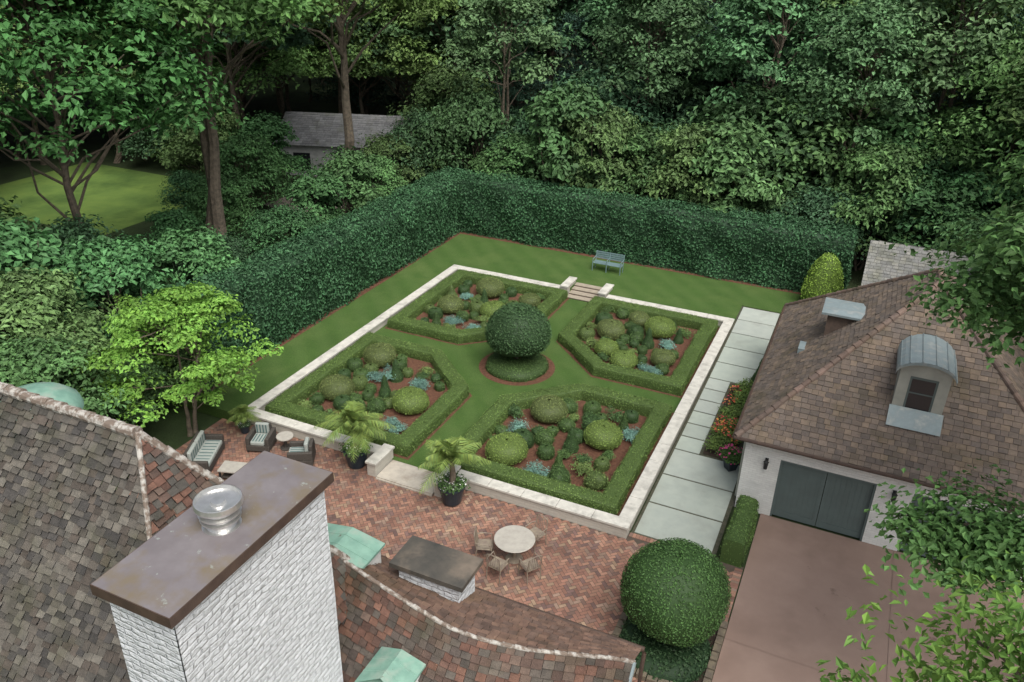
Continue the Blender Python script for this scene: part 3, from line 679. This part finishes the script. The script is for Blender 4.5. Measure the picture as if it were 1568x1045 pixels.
    for f,ax,sg in ((lambda a,b_:(x0+(x1-x0)*a,y0,Z0+(Z1-Z0)*b_),1,-1),(lambda a,b_:(x0+(x1-x0)*a,y1,Z0+(Z1-Z0)*b_),1,1),(lambda a,b_:(x0,y0+(y1-y0)*a,Z0+(Z1-Z0)*b_),0,-1),(lambda a,b_:(x1,y0+(y1-y0)*a,Z0+(Z1-Z0)*b_),0,1)):
        vv,qq=face(f,36 if ax==0 else 16,80)
        n_=fn(vv,2.)*.014; e=np.zeros_like(vv); e[:,ax]=sg*n_
        if sg*(1 if ax==0 else -1)<0: qq=qq[:,::-1]
        c.add(vv+e,qq)
    c.obj('main_chimney_stack',M['chim'],h,smooth=True)
    c=MB(); a0,a1,b0,b1=10.2,11.7,-13.82,-10.08; zt=8.0
    c.box(a0,a1,b0,b1,7.80,zt-.012,(1,1,1),0); o=c.obj('chimney_cap_edge',M['capedge'],h)
    c=MB(); zz=zt-.012
    c.add([(a0+.012,b0+.012,zz+.004),(a1-.012,b0+.012,zz+.004),(a1-.012,b1-.012,zz+.004),(a0+.012,b1-.012,zz+.004),(10.7,b0+.6,zz+.035),(11.2,b0+.6,zz+.035),(11.2,b1-.6,zz+.035),(10.7,b1-.6,zz+.035)],[(0,1,5,4),(1,2,6,5),(2,3,7,6),(3,0,4,7),(4,5,6,7)])
    c.obj('chimney_cap_top',M['cap'],h,smooth=True)
    f=MB(); f.lathe([(.30,0),(.30,.015),(.235,.02),(.235,.14),(.31,.145),(.315,.17),(.24,.175),(.24,.24),(.325,.25),(.33,.27),(.25,.29),(.25,.36)],(10.97,-12.0,8.01),36)
    f.lathe([(.25,.36),(.37,.40),(.375,.43),(.36,.50),(.345,.505),(.33,.44),(.12,.42),(.1,.47),(.0,.475)],(10.97,-12.0,8.01),36); f.obj('flue_cowl',M['steel'],h,smooth=False)
    c=MB(); c.box(11.35,12.85,-7.7,-6.92,2.4,3.80); c.obj('second_chimney_stack',M['chim'],h)
    c=MB(); A=[(11.18,-7.82,3.92),(13.0,-7.82,3.92),(13.0,-6.8,3.92),(11.18,-6.8,3.92)]; Bt=[(x,y,3.80) for x,y,z in A]; T=[(11.5,-7.5,3.945),(12.7,-7.5,3.945),(12.7,-7.1,3.945),(11.5,-7.1,3.945)]
    c.add(A+Bt+T,[(4,5,1,0),(5,6,2,1),(6,7,3,2),(7,4,0,3),(7,6,5,4),(0,1,9,8),(1,2,10,9),(2,3,11,10),(3,0,8,11),(8,9,10,11)]); c.obj('second_chimney_cap',M['slate'],h)
    def cop(nm,x0,x1,y0,y1,z,dz):
        c=MB(); xm=(x0+x1)/2
        c.add([(x0,y0,z),(x1,y0,z),(x1,y1,z),(x0,y1,z),(xm,y0+.15,z+dz),(xm,y1-.05,z+dz)],[(0,1,4,4),(1,2,5,4),(2,3,5,5),(3,0,4,5)])
        c.box(x0,x1,y0,y1,z-.06,z-.002)
        for t in (.33,.66): c.tube([(x0,y0+(y1-y0)*t,z+.005),(xm,y0+(y1-y0)*t,z+dz+.005)],[.01]*2,4); c.tube([(x1,y0+(y1-y0)*t,z+.005),(xm,y0+(y1-y0)*t,z+dz+.005)],[.01]*2,4)
        c.obj(nm,M['copper'],h); w=MB(); w.box(x0+.1,x1-.1,y0+.1,y1-.05,z-1.2,z-.062); w.obj(nm+'_wall',M['white'],h)
    cop('copper_bay_roof',9.1,10.75,-8.3,-7.3,3.9,.2); cop('copper_dormer_roof',11.9,12.95,-10.3,-9.3,3.15,.22)
    c=MB(); c.lathe([(1.1,0),(1.05,.2),(.8,.42),(.4,.56),(0,.6)],(1.4,-8.5,5.45),24); c.obj('copper_turret_roof',M['copper'],h,smooth=True)
    c=MB(); c.lathe([(1,0),(1,5.45)],(1.4,-8.5,0),24); c.obj('turret_wall',M['white'],h)
house()

# ================================================================ FURNITURE
def lounge(name,w,loc,rot):
    p=empty(name,loc,rot)
    bx('base_frame','wicker',p,-w/2,w/2,-.42,.42,.08,.30,.02)
    bx('arm_left','wicker',p,-w/2,-w/2+.14,-.42,.42,.302,.60,.03); bx('arm_right','wicker',p,w/2-.14,w/2,-.42,.42,.302,.60,.03)
    bx('back_frame','wicker',p,-w/2+.142,w/2-.142,.30,.42,.302,.78,.03)
    n=max(1,round((w-.3)/.7)); iw=(w-.3)/n
    for i in range(n):
        x0=-w/2+.15+iw*i
        bx('seat_cushion','cush',p,x0+.01,x0+iw-.01,-.42,.28,.302,.46,.05)
        bx('back_cushion','cush',p,x0+.02,x0+iw-.02,.14,.28,.465,.86,.05)
        s=MB()
        for k in range(4): xx=x0+.1+k*(iw-.2)/3; s.box(xx-.02,xx+.02,.132,.139,.5,.82); s.box(xx-.02,xx+.02,-.36,.1,.461,.466)
        s.obj('cushion_stripes',M['stripe'],p)
    l=MB()
    for x in(-w/2+.05,w/2-.05):
        for y in(-.37,.37): l.box(x-.03,x+.03,y-.03,y+.03,.012,.079)
    l.obj('feet',M['black'],p)
lounge('outdoor_sofa',1.75,(.45,-2.75,0),math.radians(115))
lounge('lounge_chair',.82,(1.55,-1.15,0),math.radians(20))
lounge('lounge_chair',.82,(3.35,-1.25,0),math.radians(-60))
p=empty('side_table',(2.35,-.85,0)); mb=MB(); mb.lathe([(0,.52),(.29,.52),(.3,.5),(.29,.47),(0,.47)],sides=28); mb.obj('top',M['tabletop'],p); mb=MB(); mb.lathe([(.2,.012),(.2,.04),(.05,.06),(.05,.469)],sides=16); mb.obj('pedestal',M['wicker'],p)
p=empty('coffee_table',(2.0,-2.95,0),.3); bx('top','tabletop',p,-.5,.5,-.3,.3,.38,.43,.01); bx('shelf','wicker',p,-.42,.42,-.24,.24,.12,.15)
mb=MB()
for x in(-.44,.44):
    for y in(-.25,.25): mb.box(x-.03,x+.03,y-.03,y+.03,.012,.379)
mb.obj('legs',M['black'],p)
p=empty('round_patio_table',(11.87,-2.45,0)); mb=MB(); mb.lathe([(0,.75),(.585,.75),(.6,.735),(.585,.715),(0,.712)],sides=40); mb.obj('top',M['tabletop'],p)
mb=MB(); mb.lathe([(.26,.012),(.25,.03),(.06,.07),(.045,.4),(.09,.7),(.2,.711)],sides=20); mb.obj('pedestal',M['iron'],p)
def chair(loc,rot):
    p=empty('patio_chair',loc,rot); m=MB(); r=.015
    for x in(-.22,.22): m.tube([(x,-.23,.012),(x,-.22,.44)],[r,r],6); m.tube([(x,.25,.012),(x,.22,.44),(x*.95,.29,.90)],[r]*3,6)
    for x in(-.26,.26): m.tube([(x*.85,-.2,.44),(x,-.16,.65),(x,.1,.66),(x*.85,.25,.64)],[r]*4,6)
    m.tube([(-.22,-.22,.44),(.22,-.22,.44),(.22,.22,.44),(-.22,.22,.44),(-.22,-.22,.44)],[r]*5,6)
    t=np.linspace(0,math.pi,9); m.tube([(.21*math.cos(a),.29,.88+.07*math.sin(a)) for a in t],[r]*9,6)
    for k in range(6): x=-.16+.064*k; m.tube([(x,.225,.45),(x,.285,.92)],[.008]*2,5)
    for k in range(11): x=-.2+.04*k; m.tube([(x,-.22,.45),(x,.22,.45)],[.009]*2,4)
    m.obj('wire_frame',M['iron'],p); bx('seat_pad','iron',p,-.2,.2,-.2,.2,.46,.476,.005)
for a in (200,262,325,68): 
    t=math.radians(a); chair((11.87+.86*math.cos(t),-2.45+.86*math.sin(t),0),t-math.pi/2)
def bench():
    p=empty('garden_bench',(7.35,19.35,.4),0)
    m=MB(); w=.78
    for k in range(5): m.box(-w,w,-.22+.1*k,-.22+.1*k+.075,.42,.445)
    for z in (.55,.65,.75,.85): m.box(-w,w,.30+(z-.55)*.2,.325+(z-.55)*.2,z,z+.07)
    for x in(-w,-.02,w-.04):
        m.box(x,x+.04,-.24,-.2,.0,.42); m.tube([(x+.02,.24,0),(x+.02,.27,.42),(x+.02,.37,.94)],[.022]*3,6); m.box(x,x+.04,-.2,.25,.385,.418)
        m.tube([(x+.02,-.22,.42),(x+.02,-.22,.64),(x+.02,.3,.66)],[.02]*3,6)
    m.obj('slatted_seat',M['bench'],p)
bench()

# ---- palms in pots
def palm_pot(loc,seed,scale=1):
    rng=np.random.default_rng(seed); p=empty('potted_palm',loc); p.scale=(scale,)*3
    m=MB(); m.lathe([(0,.01),(.2,.01),(.24,.06),(.33,.5),(.36,.52),(.36,.57),(.31,.57),(.30,.5),(0,.5)],sides=28); m.obj('planter',M['pot'],p)
    m=MB(); m.tube([(0,0,.5),(.03,.02,.85),(0,0,1.3)],[.085,.08,.06],8); m.obj('palm_trunk',M['bark'],p)
    m=MB()
    for i in range(32):
        a=rng.uniform(0,6.283); el=rng.uniform(.3,1.45); L=rng.uniform(.85,1.2); t=np.linspace(0,1,12)
        r=L*t*math.cos(el)*(1+.15*t); z=1.3+L*(math.sin(el)*t-.62*t*t*(.5+.6*math.cos(el))); d=np.array([math.cos(a),math.sin(a),0]); sd=np.array([-math.sin(a),math.cos(a),0])
        P=d[None]*r[:,None]+np.array([0,0,1])*z[:,None]; m.tube(P,np.linspace(.012,.003,12),4,(.18,.25,.06))
        for k in range(2,12):
            T=nrm(P[min(11,k)]-P[k-1])
            for s in(-1,1):
                for jj in (0,.5):
                    base=P[k]-(P[k]-P[k-1])*jj; ln=.34*math.sin(math.pi*min(.97,(k-jj)/12*.85+.18))*rng.uniform(.85,1.1); dv=nrm(sd*s+T*.7+np.array([0,0,-.15+rng.uniform(-.15,.25)])); tip=base+dv*ln+np.array([0,0,-.07]); wv=T*.019
                    m.add([base-wv,base+wv,tip+wv*.2,tip-wv*.2],[(0,1,2,3)],vcol((.13,.22,.045),1,rng,.35,.4))
    m.obj('palm_fronds',M['leaf0'],p)
    m=MB(); C=np.array([[.24*math.cos(a),.24*math.sin(a),.6] for a in np.linspace(0,6.28,9)]); clumps(m,C,.17,70,.07,.8,(.07,.15,.04),rng); 
    n=110; a=rng.uniform(0,6.28,n); rr=rng.uniform(.15,.42,n); P=np.stack([rr*np.cos(a),rr*np.sin(a),rng.uniform(.6,.78,n)],1); leaf_quads(m,P,nrm(rng.normal(size=(n,3))+np.array([0,0,1.5])),.05,np.full((n,3),.7),aspect=.9,rng=rng)
    m.obj('underplanting',M['leaf0'],p)
palm_pot((5.15,-.62,0),3,1.25); palm_pot((9.0,-.95,0),5,1.25); palm_pot((10.0,-5.9,0),8,.75); palm_pot((.4,-.7,0),9,.6)

# ---- flower bed
def flowers():
    p=empty('flower_bed'); b=MB(); zf=lambda y:.39*y/18.2
    b.add([(15.68,5.2,zf(5.2)+.02),(16.75,5.2,zf(5.2)+.02),(16.75,10.5,zf(10.5)+.02),(15.68,10.5,zf(10.5)+.02)],[(0,1,2,3)]); b.obj('soil',M['soil'],p)
    m=MB(); C=np.array([[RNG.uniform(15.85,16.65),RNG.uniform(5.3,10.4),0] for _ in range(60)]); C[:,2]=zf(C[:,1])+RNG.uniform(.1,.35,60)
    clumps(m,C,.24,110,.08,.8,(.09,.17,.035),RNG,yel=.4)
    n=900; P=np.stack([RNG.uniform(15.72,16.75,n),RNG.uniform(5.2,10.5,n),RNG.uniform(.28,.6,n)],1); P[:,2]+=zf(P[:,1])
    keep=fn(P,2)>.15; P=P[keep]; n=len(P); pal=np.array([(.5,.03,.05),(.55,.12,.03),(.6,.30,.03),(.28,.04,.03),(.5,.08,.02)])
    leaf_quads(m,P,nrm(RNG.normal(size=(n,3))*.6+np.array([0,0,1])),.085,pal[RNG.integers(0,5,n)],aspect=.9)
    m.obj('flowers',M['leaf0'],p)
    p=empty('flower_planter',(16.72,4.75,.1)); m=MB(); m.lathe([(0,.0),(.2,.0),(.3,.42),(.33,.44),(.28,.44),(0,.38)],sides=4); m.obj('planter',M['pot'],p)
    m=MB(); C=np.array([[.22*math.cos(a),.22*math.sin(a),.55] for a in np.linspace(0,6.28,8)]); clumps(m,C,.24,110,.08,.8,(.08,.17,.035),RNG)
    n=90; d=nrm(RNG.normal(size=(n,3))); d[:,2]=abs(d[:,2]); P=d*np.array([.48,.48,.4])+np.array([0,0,.5]); leaf_quads(m,P,nrm(d+RNG.normal(size=(n,3))*.3),.08,np.tile((.62,.03,.22),(n,1)),aspect=.9); m.obj('pink_flowers',M['leaf0'],p)
    m=MB(); cone(m,(16.7,10.9,.25),.42,1.35,(.055,.12,.03)); m.obj('cone_topiary',M['leaf0'])
flowers()

# ================================================================ TREES
G1=(.090,.195,.048); G2=(.072,.175,.056); G3=(.120,.230,.052); GP=(.062,.155,.105); GD=(.055,.140,.058)
T_d=[decid('broadleaf_a',16,4.6,3,11,G1,100,130,.34,1.4,lm='leaff'),decid('broadleaf_b',17,4.2,3.5,12,G2,95,130,.36,1.4,lm='leaff'),decid('broadleaf_c',15,5,2.5,13,G3,100,130,.34,1.35,lm='leaff'),decid('broadleaf_d',18,5,5,14,GD,95,130,.38,1.45,lm='leaff')]
T_b=[decid('broadleaf_blue_a',17,4.6,2.5,15,(.064,.165,.088),100,130,.36,1.35,lm='leaff'),decid('broadleaf_blue_b',16,4.8,3,16,(.078,.18,.078),100,130,.36,1.35,lm='leaff')]  # bluish greens carry some distance haze in the leaf colour
T_h=[decid('open_crown_a',19,4.2,8.5,17,G1,75,120,.34,1.2,lm='leaff',trunk=.25),decid('open_crown_b',17,3.8,7.0,18,(.085,.19,.07),70,120,.34,1.15,lm='leaff',trunk=.22,multi=2)]
T_p=[pine('pine_a',18,4.6,2,21,GP),pine('pine_b',16,4.1,1.5,22,(.052,.14,.092)),pine('pine_c',19,5.0,2.5,23,(.075,.17,.10))]  # blue-green pines, with distant haze tinted into the needle colour
T_s=[decid('shrub_a',5,2.3,.3,31,(.062,.155,.05),50,140,.22,.9,trunk=.1,multi=2,lm='leaff'),decid('shrub_b',6,2.4,.4,32,(.082,.175,.048),55,140,.24,.85,trunk=.1,multi=2,lm='leaff'),decid('shrub_c',4.5,2.5,.2,33,(.048,.125,.05),50,140,.2,.9,trunk=.1,multi=2,lm='leaff'),decid('shrub_d',6,2.2,.4,34,(.082,.2,.06),50,140,.30,.8,trunk=.1,multi=2,lm='leaff')]
wood=empty('woodland_trees'); us=empty('woodland_understory')
def sgn(a,b,p):
    a=np.array(a,float);b=np.array(b,float);p=np.array(p,float); t=np.clip(((p-a)@(b-a))/((b-a)@(b-a)),0,1); return np.linalg.norm(p-a-(b-a)*t)
def free(x,y):
    return sgn((-9,20),(-15,29.5),(x,y))>4.6 and sgn((-12,5),(-30,17),(x,y))>4.2
R_=random.Random(5)
x=-7.5
while x<32:
    s_=R_.uniform(.65,1.25); place('shrub',R_.choice(T_s),(x,R_.uniform(25,26.8),.3),s_,parent=us,sz=s_*R_.uniform(.85,1.25)); x+=R_.uniform(2.0,3.3)
x=-12
while x<36:
    yy=R_.uniform(28.5,32)
    if free(x,yy): place('understory_tree',R_.choice(T_s) ,(x,yy,.3),R_.uniform(1.0,1.9),parent=us)
    x+=R_.uniform(2.8,4.2)
x=-5
while x<34:
    place('understory_tree',R_.choice(T_p+T_b),(x,R_.uniform(32.5,35),.2),R_.uniform(.45,.85),parent=us); x+=R_.uniform(3.8,6)
for px,py,s in [(-3,28,.8),(6,30,.85),(12.5,29.5,.9),(17.5,28,.8),(22,31,1),(0.5,36,1),(15,36,1)]: place('tree',R_.choice(T_h),(px,py,.2),s,parent=wood)
yy=38
while yy<96:
    st=6.0+ (yy-38)*.06; x=-75
    while x<60:
        px,py=x+R_.uniform(-2,2),yy+R_.uniform(-2,2)
        if free(px,py):
            me=R_.choice(T_p+T_b+T_b+T_d+T_h) if px>-6 else R_.choice(T_d+T_d+T_b+T_p[:1]+T_h)
            place('tree',me,(px,py,0),R_.uniform(.75,1.25),parent=wood)
        x+=st
    yy+=st*.95
for px,py,s in [(29,16,.8),(33,20,1),(28,24,.9),(25,28,.8),(36,27,1),(31,33,1),(40,18,1.1),(34,12,.9),(30,8,.8)]: place('tree',R_.choice(T_d+T_b),(px,py,0),s,parent=wood)
for px,py,s in [(22.5,24.5,1),(25,21.5,1.1),(27,19,1.2),(25.5,16.5,1),(28.5,14,1.1)]: place('shrub',R_.choice(T_s),(px,py,0),s,parent=us)
for yy in range(-14,36,6):
    for x in range(-62,-28,6):
        px,py=x+R_.uniform(-2,2),yy+R_.uniform(-2,2)
        if free(px,py): place('tree',R_.choice(T_d),(px,py,0),R_.uniform(.8,1.15),parent=wood)
for px,py,s in [(-21,24,1.1),(-24,28,1),(-17,-2,.8),(-22,2,.9),(-20,-8,1),(-26,-3,1),(-27,36,1),(-16,38,.9),(-21,36,1),(-10.5,36,.9),(-35,14,1),(-36,20,1.1),(-31,25,1)]: place('tree',R_.choice(T_d),(px,py,0),s,parent=wood)
for px,py,s in [(-7,1,.9),(-6.5,4.5,.8),(-9,-2,1.1),(-6.5,-3.2,.95),(-4.3,-3.8,.75),(-11,2,1.1),(-8,7.5,.75),(-13,-1,1.2),(-10,-6,1.2),(-6.5,-6.5,1),(-3.5,-5.5,.8),(-13,-6,1.2),(-7,11,.75),(-7.5,14.5,.8),(-7.8,18,.85),(-12,9,.6),(-13,13,.7),(-9,24,.8),(-15,18,.9),(-3,-2.4,.5),(-2.6,-.2,.45),(-14,4,.55),(-11.8,24,.4),(-18,16,.6),(-20,20,1),(-24,24,1.1),(-28,24,1.1),(-17,22,.9),(-7.5,27,.9),(-8,21,.7)]:
    place('shrub',R_.choice(T_s),(px,py,.1),s,parent=us)
place('tall_twin_trunk_tree',decid('twin',24,6,7.5,41,G1,150,150,.34,1.55,trunk=.42,multi=2),(-10.2,9.7,.2),1,rot=1)
place('tall_oak_tree',decid('oak',24,5.8,7.6,42,G3,150,150,.32,1.45,trunk=.42),(-10.5,21.9,.2),1,rot=2)
place('maple_tree',decid('maple',17,5.8,5.0,43,(.078,.195,.05),160,170,.30,1.4,trunk=.3),(-11.5,3.5,.1),1,rot=2)
place('willow_tree',decid('willow',17,5,6,44,(.13,.23,.07),130,170,.26,1.35,trunk=.3,flat=.9),(-13,-4,.1),1,rot=0)
place('tall_pine_tree',pine('tall_pine',23,4.4,9.5,25,(.07,.16,.10)),(8.6,36,0),1,rot=0)
sn=MB(); sn.tube([(0,0,0),(.2,0,4),(.1,.1,8),(.5,.1,11.5)],[.2,.16,.11,.03],8)
for z,a,l in ((6,1,2.2),(7.2,3.6,2.5),(8.2,.3,1.8),(9,2.6,1.6),(9.8,5,1.2),(5,4.6,1.8)): sn.tube([(.12,.05,z),(.12+l*.5*math.cos(a),l*.5*math.sin(a),z+.7*l),(.12+l*math.cos(a),l*math.sin(a),z+1.2*l)],[.07,.045,.012],6)
sn.obj('dead_tree',pm('dead_wood_mat',(.30,.24,.18),(.2,.16,.12),6),loc=(4.1,31.2,.2))
place('golden_maple_tree',decid('gmaple',5.5,2.8,.9,45,(.150,.325,.042),62,200,.16,.68,flat=.26,trunk=.1,yel=.25,multi=2,shellw=.6),(-1.3,-1.7,.1),1,rot=.5)
rx_=np.random.default_rng(8); ex=np.stack([rx_.uniform(-4.2,0.2,26),rx_.uniform(-3.3,-2.0,26),rx_.uniform(5.5,6.7,26)],1)
place('linden_tree',decid('linden',14,4.6,8.0,46,(.11,.225,.058),150,230,.18,1.0,flat=.6,trunk=.25,extra=ex),(25.5,-1.5,0),1,rot=0)
place('honeylocust_tree',decid('locust',9.6,3.0,5.2,47,(.15,.29,.045),74,84,.17,.58,flat=1.0,trunk=.16,yel=.3,aspect=.5,low=-.6),(22.95,-11.2,0),1,rot=0)
def nh():
    p=empty('neighbour_house',(-16.2,30.6,-.3),.35); w=MB(); w.box(-4.5,4.5,-3,3,0,3.0); w.obj('walls',pm('siding_mat',(.46,.47,.46),(.38,.39,.38),3),p)
    mb=MB(); un=[]; pal=[(.33,.33,.33),(.28,.28,.28)]
    roofplane(mb,un,[(-4.9,-3.4,2.9),(4.9,-3.4,2.9),(4.9,0,4.5),(-4.9,0,4.5)],.5,.25,.02,pal); roofplane(mb,un,[(4.9,3.4,2.9),(-4.9,3.4,2.9),(-4.9,0,4.5),(4.9,0,4.5)],.5,.25,.02,pal)
    mb.obj('roof',M['tile'],p); under_obj('roof_deck',un,p)
    w=MB(); 
    for x in(-3,0,3): w.box(x-.6,x+.6,-3.03,-3.0,1,2.3)
    w.obj('windows',M['glass'],p)
nh()
b=MB(); b.add([(-16,20,.365),(-11.5,19,.365),(-10.5,27,.365),(-15.5,27.5,.365)],[(0,1,2,3)]); b.obj('neighbour_drive',pm('gravel_drive_mat',(.28,.25,.21),(.2,.18,.15)))

# ================================================================ CAMERA / LIGHT
cd=bpy.data.cameras.new('camera'); cam=bpy.data.objects.new('camera',cd); COL.objects.link(cam)
cd.sensor_width=36; cd.lens=1248/1568*36; cd.clip_end=3000; cd.clip_start=.1
R=np.array([[0.90895,0.20626,-0.3623],[0.41629,-0.40191,0.81558],[0.02261,-0.89215,-0.45118]])
r,dn,fw=R[:,0],R[:,1],R[:,2]
mtx=Matrix(((r[0],-dn[0],-fw[0],19.152),(r[1],-dn[1],-fw[1],-19.384),(r[2],-dn[2],-fw[2],16.45),(0,0,0,1)))
cam.matrix_world=mtx; scene.camera=cam
w=bpy.data.worlds.new('World'); scene.world=w; w.use_nodes=True; n=w.node_tree
sk=N(n,'ShaderNodeTexSky',sky_type='NISHITA'); sk.sun_disc=False
EL,AZ=math.radians(58),math.radians(132)
sk.sun_elevation=EL; sk.sun_rotation=AZ; sk.dust_density=5; sk.air_density=1.0
hs=N(n,'ShaderNodeHueSaturation'); hs.inputs['Saturation'].default_value=.5
n.links.new(sk.outputs[0],hs.inputs['Color']); n.links.new(hs.outputs[0],n.nodes['Background'].inputs[0]); n.nodes['Background'].inputs[1].default_value=.15
sl=bpy.data.lights.new('sun','SUN'); sl.energy=3.1; sl.angle=math.radians(50); sl.color=(1,.97,.92)
so=bpy.data.objects.new('sun',sl); COL.objects.link(so)
sd=Vector((math.sin(AZ)*math.cos(EL),math.cos(AZ)*math.cos(EL),math.sin(EL))); so.rotation_euler=sd.to_track_quat('Z','Y').to_euler()
scene.view_settings.view_transform='Standard'; scene.view_settings.look='None'; scene.view_settings.exposure=0
